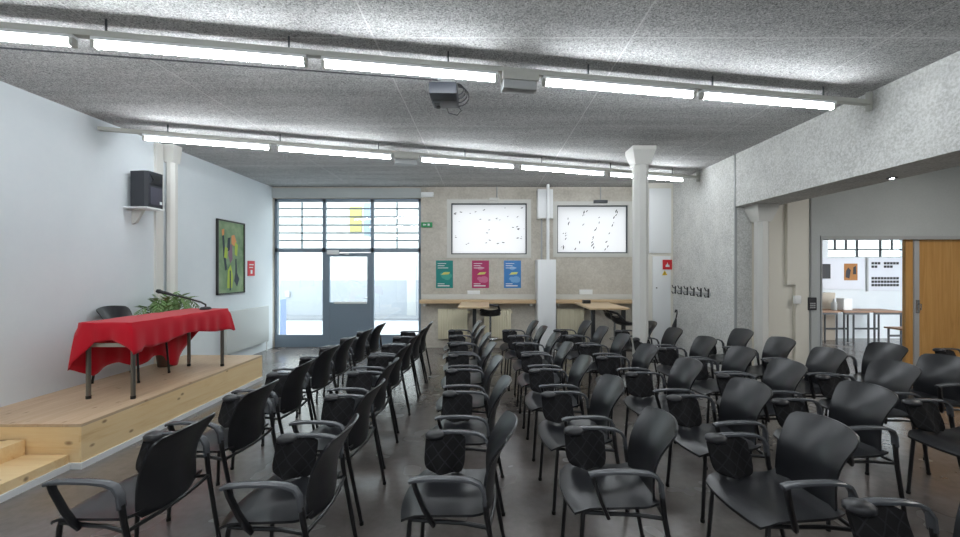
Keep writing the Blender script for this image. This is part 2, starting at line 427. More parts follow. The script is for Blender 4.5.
# exterior
FY = 14.2
def ex(px, Y=FY): return (px-VX)*Y/F
def ez(py, Y=FY): return CAMZ+(VY-py)*Y/F
struct(MB().box((-16, D+.28, -.14), (14, FY, -.04)).build('street', 'asphalt', smooth=False), 'pale street outside the glazed front', 'street')
struct(MB().box((-16, FY-.9, -.04), (14, FY-.02, .03)).build('kerb', 'kerb', smooth=False), 'pavement strip along the house opposite', 'kerb')
house = thing('house', 'pale house across the street with a yellow shutter', 'building', (0, FY, 0))
hp = MB().box((-16, 0, 1.25), (14, .4, 5.4)); hp.build('facade_wall', 'facade', house, smooth=False)
MB().box((-16, -.02, -.14), (14, .4, 1.25)).build('plinth', 'facade_base', house, smooth=False)
MB().box((ex(350), -.05, ez(232)), (ex(362), 0, ez(207)), .01).build('shutter', 'shutter', house)
MB().box((ex(407), -.04, 0), (ex(416), .0, ez(264)), .01).build('house_door', 'silver', house)
MB().box((ex(364), -.03, ez(236)), (ex(371), 0, ez(203)), .01).build('window_pane', 'frame', house)
MB().box((ex(286.5), -.1, ez(297)), (ex(290.5), -.02, ez(291)), .01).build('letter_box', 'silver', house)
tag(MB().box((ex(277.5, 9.9)-.0, 9.8, -.04), (ex(282.5, 9.9), 10.1, ez(299, 9.9)), .02).build('street_cabinet', 'bluepost'), 'bluish street cabinet seen through the left glass pane', 'cabinet')

# ------------------------------------------------------------------ back wall fittings
def poster(name, label, x0, x1, z0, z1, base, second, blobs):
    p = tag(MB().box((x0, D-.006, z0), (x1, D-.001, z1)).build(name, base, smooth=False), label, 'poster', 'posters under the window')
    q = MB(); r = random.Random(len(label)); w, h = x1-x0, z1-z0
    for k in range(5):
        cx, cz, R = x0+w*r.uniform(.25,.75), z0+h*r.uniform(.25,.75), w*r.uniform(.12,.24)
        q.prism([(cx+R*math.cos(t*PI/5+k), cz+R*.7*math.sin(t*PI/5+k)) for t in range(10)], 'Y', D-.0085-.0002*k, D-.006)
    q.build('shapes', second, p, smooth=False)
    for k, (a, c) in enumerate(((.1,.6),(.1,.5),(.1,.72))):
        MB().box((x0+w*a, D-.0105, z1-h*(.10+.08*k)-.012), (x0+w*c, D-.0085, z1-h*(.10+.08*k))).build('text_line', 'ink', p, smooth=False)
    MB().box((x0+w*.1, D-.0105, z0+h*.06), (x0+w*.8, D-.0085, z0+h*.10)).build('text_line', 'ink', p, smooth=False)
    MB().box((x0+w*.1, D-.0105, z0+h*.14), (x0+w*.5, D-.0085, z0+h*.165)).build('text_line', 'ink', p, smooth=False)
    q = MB()
    cx, cz = x0+w*.55, z0+h*.52
    q.prism([(cx-w*.25,cz-h*.04),(cx+w*.2,cz-h*.02),(cx+w*.28,cz+h*.06),(cx-w*.1,cz+h*.05)], 'Y', D-.011, D-.0085)
    q.build('splash', 'pale_yellow', p, smooth=False)
poster('poster', 'teal poster, leftmost of the three under the window', bx(436), bx(453), bz(288), bz(260.5), 'teal', 'teal2', 0)
poster('poster', 'magenta poster, middle of the three under the window', bx(472), bx(489), bz(288), bz(260.5), 'magenta', 'magenta2', 0)
poster('poster', 'blue poster, rightmost of the three under the window', bx(504), bx(521), bz(288), bz(260.5), 'blue', 'blue2', 0)

es = tag(MB().box((bx(421.5), D-.05, bz(227.5)), (bx(432.5), D-.001, bz(222.5)), .004).build('exit_sign', 'green'), 'small green emergency exit sign beside the glazed front', 'sign')
q = MB().prism([(bx(428),bz(226)),(bx(428),bz(224)),(bx(430),bz(224)),(bx(430),bz(226))], 'Y', D-.053, D-.05)
q.tube([(bx(423.5), D-.052, bz(225)), (bx(426.5), D-.052, bz(225))], .012, 6).tube([(bx(424.6), D-.052, bz(224)), (bx(423.5), D-.052, bz(225)), (bx(424.6), D-.052, bz(226))], .008, 6)
q.build('pictogram', 'ink', es, smooth=False)
l = thing('wall_lamp', 'small white wall fixture on a conduit above the left window', 'lamp', (bx(494), D, 0))
MB().cyl((.06,-.04,bz(199)), (.06,-.04,CZ), .012, 8).build('conduit', 'silver', l)
MB().box((-.1,-.1,bz(201.5)), (.1,0,bz(198.5)), .01).build('housing', 'winframe', l)
l2 = thing('wall_lamp', 'small dark wall fixture on a conduit above the right window', 'lamp', (bx(600), D, 0))
MB().cyl((0,-.04,bz(200)), (0,-.04,CZ), .010, 8).build('conduit', 'silver', l2)
MB().box((-.14,-.08,bz(203.5)), (.14,0,bz(200.5)), .01).build('housing', 'frame_dark', l2)
bxg = tag(MB().box((bx(536.5), D-.2, bz(219.5)), (bx(551.5), D-.001, bz(191)), .012).build('ventilation_box', 'white'), 'white ventilation box between the two blind windows', 'box')
tag(MB().cyl((bx(546), D-.26, bz(262)), (bx(546), D-.26, CZ), .032, 12).build('drain_pipe', 'white'), 'white vertical pipe in front of the ventilation box', 'pipe')
tag(MB().cyl((bx(541), D-.08, bz(262)), (bx(541), D-.08, bz(219.5)), .018, 10).build('conduit_pipe', 'silver'), 'thin grey pipe under the ventilation box', 'pipe')
tag(MB().box((bx(535), D-.42, 0), (bx(552.5), D-.001, bz(260)), .008).build('pipe_casing', 'white'), 'tall white casing at the foot of the pipes', 'casing')
# wooden ledges along the back wall
for nm, xa, xb, lab in (('left', bx(421.5), bx(534.5), 'pale wooden wall counter under the three posters'), ('right', bx(553), bx(640), 'pale wooden wall counter under the right blind window')):
    w = thing('wall_counter', lab, 'counter', ((xa+xb)/2, D, 0)); h = (xb-xa)/2
    MB().box((-h, -.27, .955), (h, -.002, 1.0), .004).build('worktop', 'worktop', w)
    MB().box((-h, -.275, .93), (h, -.255, .995), .004).build('front_edge', 'worktop_edge', w)
    MB().box((-h, -.04, 1.0), (h, -.002, 1.10), .004).build('upstand', 'winframe', w)
    for s_ in (-1, 1): MB().box((s_*h*.92-.02, -.24, .88), (s_*h*.92+.02, -.002, .955)).build('bracket', 'winframe', w)
def radiator(x0, x1, z0, z1, lab):
    r = thing('radiator', lab, 'radiator', ((x0+x1)/2, D, 0), group='cream radiators under the counter'); h = (x1-x0)/2
    b = MB(); n = int((x1-x0)/.05)
    for k in range(n):
        xx = -h+.05*(k+.5)
        b.box((xx-.0235, -.13, z0), (xx+.0235, -.04, z1), .006)
    b.box((-h, -.1, z0+.04), (h, -.07, z0+.09)).box((-h, -.1, z1-.09), (h, -.07, z1-.04)); b.build('fins', 'radiator_cream', r)
    MB().box((-h*.7, -.05, z1-.2), (-h*.7+.03, 0, z1-.16)).box((h*.7-.03, -.05, z1-.2), (h*.7, 0, z1-.16)).build('wall_bracket', 'radiator_cream', r)
    MB().cyl((h+.02, -.085, z0+.06), (h+.02, -.085, 0), .011, 8).build('supply_pipe', 'radiator_cream', r)
radiator(bx(438.5), bx(470), .2, bz(308.5), 'cream column radiator under the teal poster')
radiator(bx(484), bx(512), .2, bz(308.5), 'cream column radiator under the magenta and blue posters')
radiator(bx(556), bx(584), .2, bz(308.5), 'cream column radiator right of the tall white casing')
tag(MB().box((bx(467.5), D-.05, 1.10), (bx(480), D-.003, bz(290.5)), .004).build('socket_box', 'white'), 'white socket box standing on the counter by the magenta poster', 'socket')
tag(MB().box((bx(579), D-.05, 1.10), (bx(592), D-.003, bz(289.5)), .004).build('socket_box', 'white'), 'white socket box standing on the counter under the right window', 'socket')

def high_table(label, x, y, w, d, z, legs):
    t_ = thing('bar_table', label, 'table', (x, y, 0))
    MB().box((-w/2, -d/2, z-.035), (w/2, d/2, z), .006).build('tabletop', 'worktop', t_)
    for lx, ly in legs: MB().box((lx-.03, ly-.03, 0), (lx+.03, ly+.03, z-.035), .004).build('leg', 'black', t_)
    MB().box((-w/2+.05, -.03, z-.085), (w/2-.05, .03, z-.035)).build('rail', 'black', t_)
    return t_
high_table('pale bar table standing against the counter near the stool', bx(474)*.86, 7.53, .54, 1.06, .975, [(0,-.1),(0,.3)])
high_table('pale bar table with dark legs at the corner beside the free column', 2.09, 7.46, .66, 1.2, .965, [(-.26,-.5),(.26,-.5),(-.0,.45)])
tag(MB().box((1.86, 7.75, .965), (2.0, 7.85, 1.03), .006).build('black_box', 'black'), 'small black box lying on the corner bar table', 'box')
def stool(label, x, y, rz=0, z=.79):
    s_ = thing('bar_stool', label, 'stool', (x, y, 0), rz, 'black bar stools along the counter')
    b = MB(); g0, g1 = [], []
    for i in range(9):
        u = -1+2*i/8; r0, r1 = [], []
        for j in range(9):
            v = -1+2*j/8; sx = u*math.sqrt(1-v*v/2)*.2; sy = v*math.sqrt(1-u*u/2)*.19
            zz = z-.02*(1-u*u)+(.09*max(0, v)**2)
            r0.append((sx, sy, zz)); r1.append((sx*.94, sy*.94, zz-.05))
        g0.append(r0); g1.append(r1)
    b.sheet(g0, g1).build('seat', 'black', s_)
    MB().tube([(-.18,.1,z+.05),(-.14,.2,z+.15),(0,.235,z+.17),(.14,.2,z+.15),(.18,.1,z+.05)], .02, 8).build('back_rim', 'black', s_)
    MB().lathe([(.02,z-.04),(.02,.3),(.03,.29),(.03,.03)]).build('pole', 'chrome', s_)
    MB().lathe([(.2,0),(.2,.012),(.1,.03),(.035,.05)]).build('base', 'chrome', s_)
    b = MB(); b.tube([(.14*math.cos(a*PI/8), .14*math.sin(a*PI/8)-.05, .3) for a in range(-8,9)], .01, 6)
    b.tube([(-.03,0,.3),(-.14,-.05,.3)], .008, 6).tube([(.03,0,.3),(.14,-.05,.3)], .008, 6).build('footrest', 'chrome', s_)
stool('black bar stool beside the pale table under the magenta poster', .10, 7.75, PI)
stool('black bar stool at the corner table, nearer the chairs', 2.36, 7.05, PI*.6, .72)
stool('black bar stool at the corner table, nearer the back wall', 2.44, 7.72, PI*.5, .72)

# corner cupboard, sign, hooks
cb = thing('corner_casing', 'tall white casing in the corner beside the coat hooks', 'casing', (0,0,0))
MB().box((3.2, 8.06, 0), (XR-.001, D-.001, CZ-.001)).build('body', 'cream', cb, smooth=False)
MB().box((3.29, 8.035, 0.08), (XR-.06, 8.06, 1.87), .004).build('panel', 'white', cb)
MB().box((3.22, 8.03, 1.93), (XR-.05, 8.06, 3.2), .004).build('upper_panel', 'white', cb)
MB().lathe([(.012,0),(.012,.02)], (0,0,0), 10).build('lock', 'black', cb).matrix_local = Matrix.Translation((3.36, 8.035, 1.25)) @ Matrix.Rotation(PI/2, 4, 'X')
fs_ = tag(MB().box((3.48, 8.020, 1.61), (3.66, 8.0345, 1.80), .002).build('fire_sign', 'red_sign', smooth=False), 'square red fire notice on the white corner casing', 'sign')
MB().prism([(3.53,1.66),(3.61,1.66),(3.6,1.71),(3.585,1.69),(3.57,1.75),(3.55,1.7),(3.54,1.71)], 'Y', 8.018, 8.020).build('flame', 'ink', fs_, smooth=False)
ys = tag(MB().prism([(3.47,1.50),(3.57,1.50),(3.52,1.59)], 'Y', 8.025, 8.0345).build('warning_sign', 'yellow', smooth=False), 'small yellow warning triangle under the red fire notice', 'sign')
MB().box((3.516,8.023,1.515), (3.524,8.025,1.56)).build('mark', 'darkink', ys, smooth=False)
hk = thing('coat_rack', 'row of black coat hooks on the grey plaster wall', 'coat rack', (XR, 0, 0))
for k in range(6):
    yy = 6.78+k*.235; zz = 1.19
    b = MB().box((-.012, yy-.02, zz-.05), (0, yy+.02, zz+.1), .003)
    b.tube([(-.01,yy,zz+.06),(-.05,yy,zz+.07),(-.07,yy,zz+.12)], .009, 6).tube([(-.01,yy,zz-.03),(-.06,yy,zz-.04),(-.075,yy,zz+.0)], .009, 6)
    b.build('hook', 'black', hk)
MB().box((-.006, 6.72, zz-.02), (0, 8.0, zz+.03)).build('backing_strip', 'silver', hk)
um = thing('umbrella', 'folded black umbrella leaning at the plaster wall below the hooks', 'umbrella', (XR-.24, 7.75, 0))
MB().tube([(0,0,0),(.17,0,.78)], [.012,.012], 8).build('shaft', 'black', um)
MB().tube([(.02,0,.1),(.07,0,.32),(.12,0,.55),(.15,0,.68)], [.012,.045,.04,.014], 10).build('canopy', 'darkink', um)
MB().tube([(.17,0,.78),(.18,.03,.84),(.18,.07,.84),(.175,.09,.79)], .012, 8).build('handle', 'black', um)

# columns
def capital_column(name, label, x, y, r, ztop, capw, struct_=True, z0=0):
    b = MB()
    b.prism([(r*math.cos(PI/8+k*PI/4)*1.08+x, r*math.sin(PI/8+k*PI/4)*1.08+y) for k in range(8)], 'Z', z0, ztop-.2)
    o = b.build('column', 'column', smooth=False)
    tag(o, label, 'column'); o['kind'] = 'structure'
    c = MB(); A = [(-1,-1),(1,-1),(1,1),(-1,1)]
    v0 = [c.bm.verts.new((x+p*r*1.05, y+q*r*1.05, ztop-.24)) for p, q in A]; v1 = [c.bm.verts.new((x+p*capw/2, y+q*capw/2, ztop-.05)) for p, q in A]
    v2 = [c.bm.verts.new((x+p*capw/2, y+q*capw/2, ztop-.001)) for p, q in A]
    for a, bb in ((v0,v1),(v1,v2)):
        for i in range(4): c.bm.faces.new((a[i], a[(i+1)%4], bb[(i+1)%4], bb[i]))
    c.bm.faces.new(v0[::-1]); c.bm.faces.new(v2)
    c.build('capital', 'column', o, smooth=False)
    return o
capital_column('column', 'free white column with a flared head behind the chairs', 2.19, 5.78, .098, CZ, .32)
capital_column('column', 'white column with a flared head under the plaster beam', 3.99, 5.92, .085, 2.535, .30)
capital_column('column', 'white column set against the white wall by the speaker', XL+.075, 5.64, .06, CZ, .16)
# conduit box on left wall beside column
struct(MB().box((XL, 5.42, 0), (XL+.035, 5.54, CZ-.02)).build('trim_3', 'column', smooth=False), 'flat cream pilaster strip beside the left wall column', 'trim')

# keypad, switch
kp = tag(MB().box((4.82, YF-.035, 1.0), (4.95, YF-.001, 1.19), .006).build('keypad', 'darkink'), 'dark keypad on the wall beside the sliding door', 'keypad')
q = MB()
for i in range(3):
    for j in range(3): q.box((4.85+.028*i, YF-.039, 1.03+.03*j), (4.87+.028*i, YF-.035, 1.05+.03*j))
q.build('keys', 'silver', kp, smooth=False)
tag(MB().box((4.58, YF-.085, 1.1), (4.68, YF-.051, 1.22), .006).build('light_switch', 'white'), 'white light switch on the cream wall piece', 'switch')
# sliding wooden door
sd = thing('sliding_door', 'honey coloured wooden sliding door half closing the opening', 'door', (0, 0, 0)); sd['kind'] = 'structure'
MB().box((6.36, YF+.05, .01), (6.47, YF+.10, OZ-.04)).build('edge_board', 'door_wood', sd, smooth=False)
MB().box((6.47, YF+.03, .01), (6.55, YF+.11, OZ-.04), .004).build('stile', 'silver', sd)
MB().box((6.55, YF+.05, .01), (8.05, YF+.10, OZ-.04)).build('leaf_panel', 'door_wood', sd, smooth=False)
MB().box((6.49, YF+.005, .95), (6.53, YF+.03, 1.15), .004).tube([(6.51,YF+.01,1.09),(6.51,YF-.03,1.09),(6.51,YF-.03,1.00)], .009, 8).build('handle', 'chrome', sd)
# spot in the soffit
sp = thing('ceiling_spot', 'small round spot recessed in the underside of the beam', 'lamp', (4.12, 4.15, 2.535))
MB().lathe([(.04,-.010),(.045,-.001)], n=16).build('rim', 'frame_dark', sp)
MB().lathe([(.018,-.013),(.018,-.0105)], n=14).build('lens', 'tube', sp)

# next room contents
def next_table(label, x0, x1, y0, y1, z):
    t_ = thing('side_table', label, 'table', ((x0+x1)/2, (y0+y1)/2, 0), group='tables in the next room'); w, d = (x1-x0)/2, (y1-y0)/2
    MB().box((-w,-d,z-.03), (w,d,z), .004).build('tabletop', 'brown_top', t_)
    for sx in (-1,1):
        for sy in (-1,1): MB().box((sx*(w-.05)-.013, sy*(d-.05)-.013, 0), (sx*(w-.05)+.013, sy*(d-.05)+.013, z-.03)).build('leg', 'frame_dark', t_)
    MB().box((-w+.05,-d+.03,z-.075), (w-.05,-d+.06,z-.03)).box((-w+.05,d-.06,.25), (w-.05,d-.03,.29)).build('rail', 'frame_dark', t_)
next_table('brown table in the next room, nearest the opening jamb', 6.9, 7.60, 8.75, 9.35, .72)
next_table('brown table in the next room, in the middle of the three', 7.66, 8.28, 8.75, 9.35, .72)
next_table('brown table in the next room, beside the wooden sliding door', 8.31, 8.98, 8.75, 9.35, .72)
next_table('low brown table in the next room, in front of the others', 8.12, 8.8, 7.95, 8.35, .45)
tag(MB().box((7.83, 8.95, .72), (8.03, 9.15, .98), .02).build('white_box', 'white'), 'white box standing on the middle table in the next room', 'box')
bt = tag(MB().lathe([(.05,0),(.055,.02),(.055,.15),(.02,.2),(.02,.25)], (7.66, 9.0, .72)).build('bottle', 'silver'), 'pale bottle standing beside the white box in the next room', 'bottle')
tag(MB().box((7.3, NY-.24, 0), (8.0, NY-.04, 1.08), .01).build('beige_cabinet', 'beige_panel'), 'beige panel cabinet at the wall behind the next room tables', 'cabinet')
pb = tag(MB().box((7.4, NY-.03, 1.15), (8.86, NY-.001, 1.87), .004).build('pinboard', 'pinboard'), 'white pinboard with two prints in the next room', 'pinboard')
tag(MB().box((7.70, NY-.037, 1.40), (8.06, NY-.031, 1.74)).build('print', 'darkink', smooth=False), 'dark print at the edge of the opening, on the pinboard', 'print')
pr = tag(MB().box((8.38, NY-.037, 1.36), (8.69, NY-.031, 1.75)).build('print', 'orange', smooth=False), 'ochre print with dark shapes on the pinboard', 'print')
MB().prism([(8.41,1.43),(8.5,1.40),(8.53,1.6),(8.47,1.66),(8.42,1.58)], 'Y', NY-.039, NY-.037).prism([(8.58,1.5),(8.66,1.5),(8.65,1.7),(8.59,1.66)], 'Y', NY-.039, NY-.037).build('shapes', 'darkink', pr, smooth=False)
pb2 = tag(MB().box((8.94, NY-.03, 1.12), (9.8, NY-.001, 1.88), .004).build('pinboard', 'pinboard'), 'white pinboard with a grid of small photos in the next room', 'pinboard')
MB().box((8.91, NY-.04, 1.1), (8.94, NY-.001, 1.89)).build('edge_strip', 'silver', pb2, smooth=False)
q = MB(); r = random.Random(3)
for rr_, z in enumerate((1.73, 1.65, 1.38, 1.30, 1.22)):
    for k in range(9):
        if rr_ == 1 and k in (2,3,7,8) or rr_ == 0 and k == 3: continue
        MB().box((9.02+k*.072, NY-.036, z), (9.02+k*.072+.058, NY-.031, z+.055)).build('photo', 'darkink', pb2, smooth=False)

# ------------------------------------------------------------------ left wall fittings
pt = thing('painting', 'framed green abstract painting on the white wall', 'painting', (XL, 7.05, 1.19))
MB().box((0,-.365,.015), (.02,.365,1.235)).build('canvas', 'painting', pt, smooth=False)
b = MB()
for lo, hi in (((-.38,0),(.38,.025)), ((-.38,1.225),(.38,1.25)), ((-.38,0),(-.355,1.25)), ((.355,0),(.38,1.25))): b.box((0, lo[0], lo[1]), (.035, hi[0], hi[1]))
b.build('picture_frame', 'wall_frame', pt, smooth=False)
for nm, rgb, polys in (
    ('dark_stroke', (34,48,58), [[(-.25,1.0),(-.2,.98),(-.17,.7),(-.12,.42),(-.17,.4),(-.22,.66)],[(.08,.22),(.16,.12),(.22,.25),(.16,.36),(.14,.6),(.11,.6),(.11,.36)],[(-.1,.95),(-.03,.97),(-.05,.75),(-.12,.72)],[(-.05,.06),(-.02,.06),(-.02,.4),(-.05,.4)]]),
    ('lime_stroke', (168,186,62), [[(-.12,.1),(.02,.1),(.05,.3),(-.02,.5),(-.1,.4)],[(.1,.9),(.18,.85),(.16,.65),(.09,.68)],[(-.2,.62),(-.12,.6),(-.1,.78),(-.18,.8)]]),
    ('orange_stroke', (214,142,84), [[(.0,1.0),(.08,1.02),(.14,.9),(.08,.82),(.0,.86)],[(-.26,1.08),(-.2,1.1),(-.2,1.0),(-.25,.98)]]),
    ('mauve_stroke', (126,92,110), [[(-.06,.86),(.02,.84),(.03,.6),(-.03,.52),(-.09,.66)]])):
    mm_ = mat(nm, rgb, .6)
    for i, pl in enumerate(polys): MB().prism(pl, 'X', .02, .0215+.0005*i).build(nm, mm_, pt, smooth=False)
rs = tag(MB().box((XL+.0005, 7.56, 1.49), (XL+.012, 7.78, 1.77)).build('red_notice', 'red_sign', smooth=False), 'small red notice on the white wall right of the painting', 'sign')
for a in ((7.6,1.69,7.74,1.71), (7.6,1.64,7.72,1.655), (7.64,1.53,7.7,1.6)): MB().box((XL+.012, a[0], a[1]), (XL+.013, a[2], a[3])).build('text_line', 'ink', rs, smooth=False)
rd = thing('panel_radiator', 'flat pale grey panel radiator on the white wall', 'radiator', (XL, 7.43, 0))
MB().box((.05,-.66,.2), (.12,.66,.9), .012).build('panel', 'radiator', rd)
MB().box((0,-.45,.7), (.05,-.41,.8)).box((0,.41,.7), (.05,.45,.8)).build('wall_bracket', 'silver', rd)
MB().cyl((.06,.68,.3), (.06,.68,0), .012, 8).build('supply_pipe', 'white', rd)

sh = thing('speaker_shelf', 'white wall shelf carrying the black loudspeaker', 'shelf', (XL, 5.1, 2.35))
MB().box((0,-.14,0), (.29,.14,.02), .003).build('board', 'white', sh)
MB().prism([(0,0),(.14,0),(.05,-.16),(0,-.18)], 'Y', -.02, .02).build('bracket', 'winframe', sh, smooth=False)
ls = thing('loudspeaker', 'black loudspeaker on the white wall shelf', 'loudspeaker', (XL+.145, 5.1, 2.37))
MB().prism([(-.09,-.10),(.1,-.125),(.14,-.11),(.14,.11),(.1,.125),(-.09,.10)], 'Z', 0, .44).build('cabinet', 'speaker', ls, smooth=False)
b = MB(); 
q = MB().box((.14,-.095,.03), (.15,.095,.25), .004); q.build('grille', 'grille', ls)
MB().prism([(-.09,.29),(.09,.29),(.045,.34),(.09,.40),(-.09,.40),(-.045,.34)], 'X', .14, .152).build('horn', 'black', ls, smooth=False)
MB().box((.15,.05,.05), (.153,.085,.085)).build('badge', 'ink', ls, smooth=False)

# ------------------------------------------------------------------ stage
SX, SY0, SY1, SH = -3.25, 3.30, 5.98, .36
stg = thing('stage', 'low pine board stage carrying the red table', 'stage', (0,0,0))
MB().box((XL+.001, SY0+.02, .05), (SX-.02, SY1, SH-.025)).build('core', 'stage_side', stg, smooth=False)
MB().box((XL+.001, SY0, SH-.025), (SX, SY1, SH), .002).build('deck', 'stage_top', stg)
MB().box((SX-.02, SY0, .05), (SX, SY1, SH-.025)).build('side_board', 'stage_side', stg, smooth=False)
MB().box((XL+.001, SY0, .05), (SX-.02, SY0+.02, SH-.025)).build('end_board', 'stage_front', stg, smooth=False)
MB().box((-3.40, SY0-.01, 0), (SX+.012, SY1, .05)).build('white_skirting', 'white', stg, smooth=False)
st = thing('stage_steps', 'two pine steps at the near end of the stage', 'steps', (0,0,0))
MB().box((XL+.001, .9, .05), (-3.34, SY0-.012, .12), .002).build('tread', 'stage_front', st)
MB().box((XL+.001, .9, .12), (-3.69, SY0-.012, .24), .002).build('tread', 'stage_front', st)
MB().box((XL+.001, .9, 0), (-3.325, SY0-.012, .05)).build('white_skirting', 'white', st, smooth=False)

# table with red cloth
TX0, TX1, TY0, TY1, TZ = -3.85, -3.36, 3.9, 5.34, SH+.735
tb = thing('stage_table', 'long table with grey steel legs under the red cloth', 'table', ((TX0+TX1)/2, (TY0+TY1)/2, SH))
hx, hy = (TX1-TX0)/2, (TY1-TY0)/2
MB().box((-hx,-hy,.71), (hx,hy,.735), .004).build('tabletop', 'white', tb)
for sx in (-1,1):
    for sy in (-1,1):
        lg = MB().cyl((sx*(hx-.03), sy*(hy-.05), .03), (sx*(hx-.03), sy*(hy-.05), .71), .02, 12).build('leg', 'tube_leg', tb)
        MB().cyl((sx*(hx-.03), sy*(hy-.05), 0), (sx*(hx-.03), sy*(hy-.05), .03), .022, 12).build('foot_cap', 'foot', lg)
b = MB()
for sx in (-1,1): b.box((sx*(hx-.03)-.012, -hy+.05, .66), (sx*(hx-.03)+.012, hy-.05, .71))
for sy in (-1,1): b.box((-hx+.03, sy*(hy-.05)-.012, .50), (hx-.03, sy*(hy-.05)+.012, .535))
b.build('apron', 'rail', tb, smooth=False)
# cloth: top + four drops as one draped sheet
def cloth():
    b = MB(); bm = b.bm; e = .008; zt = TZ+.004
    def drop(side, t):      # length of the drop along each side
        if side == 'R': return .235+.03*math.sin(t*9)+.05*(t < .06)
        if side == 'L': return .52+.05*math.sin(t*14+1)+.04*max(0, min(1, (t-.6)/.2))+.13*math.exp(-((t-.82)/.1)**2)
        if side == 'N': return .175+.01*math.sin(t*7)
        return .22+.02*math.sin(t*8)
    xs0, xs1, ys0, ys1 = TX0-e, TX1+e, TY0-e, TY1+e
    NX, NY_, ND = 12, 36, 9
    top = [[bm.verts.new((xs0+(xs1-xs0)*i/NX, ys0+(ys1-ys0)*j/NY_, zt+.0015*math.sin(i*1.1+j*.7))) for j in range(NY_+1)] for i in range(NX+1)]
    for i in range(NX):
        for j in range(NY_): bm.faces.new((top[i][j], top[i+1][j], top[i+1][j+1], top[i][j+1]))
    # walk around the perimeter counter-clockwise
    per = []
    for i in range(NX+1): per.append((top[i][0], 'N', i/NX, Vector((0,-1,0))))
    for j in range(0, NY_+1): per.append((top[NX][j], 'R', j/NY_, Vector((1,0,0))))
    for i in range(NX, -1, -1): per.append((top[i][NY_], 'F', i/NX, Vector((0,1,0))))
    for j in range(NY_, -1, -1): per.append((top[0][j], 'L', j/NY_, Vector((-1,0,0))))
    cols = []; n = len(per)
    for k, (v, side, t_, nrm) in enumerate(per):
        d0 = drop(side, t_)
        # corners hang longer and flare outwards
        prev, nxt = per[k-1], per[(k+1) % n]
        corner = min(t_, 1-t_)*(1.43 if side in 'RL' else .49)
        c = max(0, 1-corner/.16)
        ax = nrm.copy()
        other = None
        if c > 0:
            sgn = -1 if t_ < .5 else 1
            other = Vector((0,sgn,0)) if side in 'RL' else Vector((sgn,0,0))
            ax = (nrm+other*c*.9).normalized()
            oside = ('N' if t_ < .5 else 'F') if side in 'RL' else ('L' if t_ < .5 else 'R')
            d0 = d0*(1-.5*c) + .5*c*drop(oside, .5) + .07*c*c
        fold = .012*math.sin(t_*(46 if side in 'RL' else 18)+k*.05)
        col = [v]
        for q in range(1, ND+1):
            s_ = q/ND; z = -d0*s_; out = .006+.02*(1-math.exp(-4*s_))*.6 + fold*s_ + c*.055*s_
            if q == 1: out = .006
            col.append(bm.verts.new(v.co + ax*out + Vector((0,0,z))))
        cols.append(col)
    for k in range(n):
        a, c = cols[k], cols[(k+1) % n]
        for q in range(ND):
            if q == 0:
                if a[0] is c[0]: bm.faces.new((a[0], a[1], c[1]))
                else: bm.faces.new((a[0], a[1], c[1], c[0]))
            else: bm.faces.new((a[q], a[q+1], c[q+1], c[q]))
    o = b.build('tablecloth', 'cloth', angle=75)
    md = o.modifiers.new('thickness', 'SOLIDIFY'); md.thickness = .002; md.offset = 1
    return tag(o, 'bright red cloth draped over the table on the stage', 'tablecloth')
cloth()
# microphone
mc = thing('microphone', 'black desk microphone leaning over the red cloth', 'microphone', (-3.53, 5.18, TZ+.0075))
MB().lathe([(.065,0),(.065,.015),(.05,.03),(.02,.035)]).build('base', 'black', mc)
MB().tube([(0,0,.03),(0,0,.06),(-.05,-.02,.095),(-.2,-.07,.15),(-.36,-.12,.2)], .011, 8).build('boom', 'black', mc)
MB().tube([(-.33,-.11,.19),(-.37,-.123,.204),(-.45,-.15,.23),(-.46,-.153,.234),(-.49,-.163,.243)], [.014,.018,.022,.028,.02], 12).build('head', 'black', mc)
# plant behind the table
pl = thing('potted_palm', 'green leafy palm in a pot behind the red table', 'plant', (-4.12, 5.30, SH))
MB().lathe([(.09,0),(.12,.24),(.13,.25),(.115,.25),(.11,.22)]).build('pot', 'pot', pl)
MB().lathe([(.02,.215),(.108,.222)], n=16).build('soil', 'soil', pl)
r = random.Random(11)
for k in range(15):
    an = k*2*PI/15+r.uniform(-.2,.2); L = r.uniform(.35,.58); up = r.uniform(.74,.98)
    ca, sa = math.cos(an), math.sin(an)
    if ca < -.2: L *= .35
    elif abs(sa) < .7: L *= .6
    pts = [Vector((ca*L*s_*.95, sa*L*s_*.95, .2+up*math.sin(min(1, s_*1.25)*PI/2)*.78 - .28*max(0, s_-.6)**1.3*2)) for s_ in [i/8 for i in range(9)]]
    b = MB(); b.tube(pts, [.006-.0005*i for i in range(9)], 5)
    side = Vector((-sa, ca, 0))
    for i in range(2, 9):
        for q in (0, .5):
            if i == 8 and q: continue
            p = pts[i].lerp(pts[min(8,i+1)], q); d = (pts[min(8,i+1)]-pts[i-1]).normalized()
            for s_ in (-1, 1):
                ll = .15*math.sin(PI*(.25+.75*(i/9))); e = p+(side*s_*.8+d*.75)*ll+Vector((0,0,-.03))
                mvec = p.lerp(e, .45); wv = d.cross(side*s_).cross(e-p).normalized()*.011
                vs = [b.bm.verts.new(x) for x in (p, mvec+wv+Vector((0,0,.004)), e, mvec-wv+Vector((0,0,.004)))]
                b.bm.faces.new(vs)
                vs2 = [b.bm.verts.new(x) for x in (p, mvec-wv, e, mvec+wv)]; b.bm.faces.new(vs2)
    b.build('frond', 'leaf', pl, angle=80)

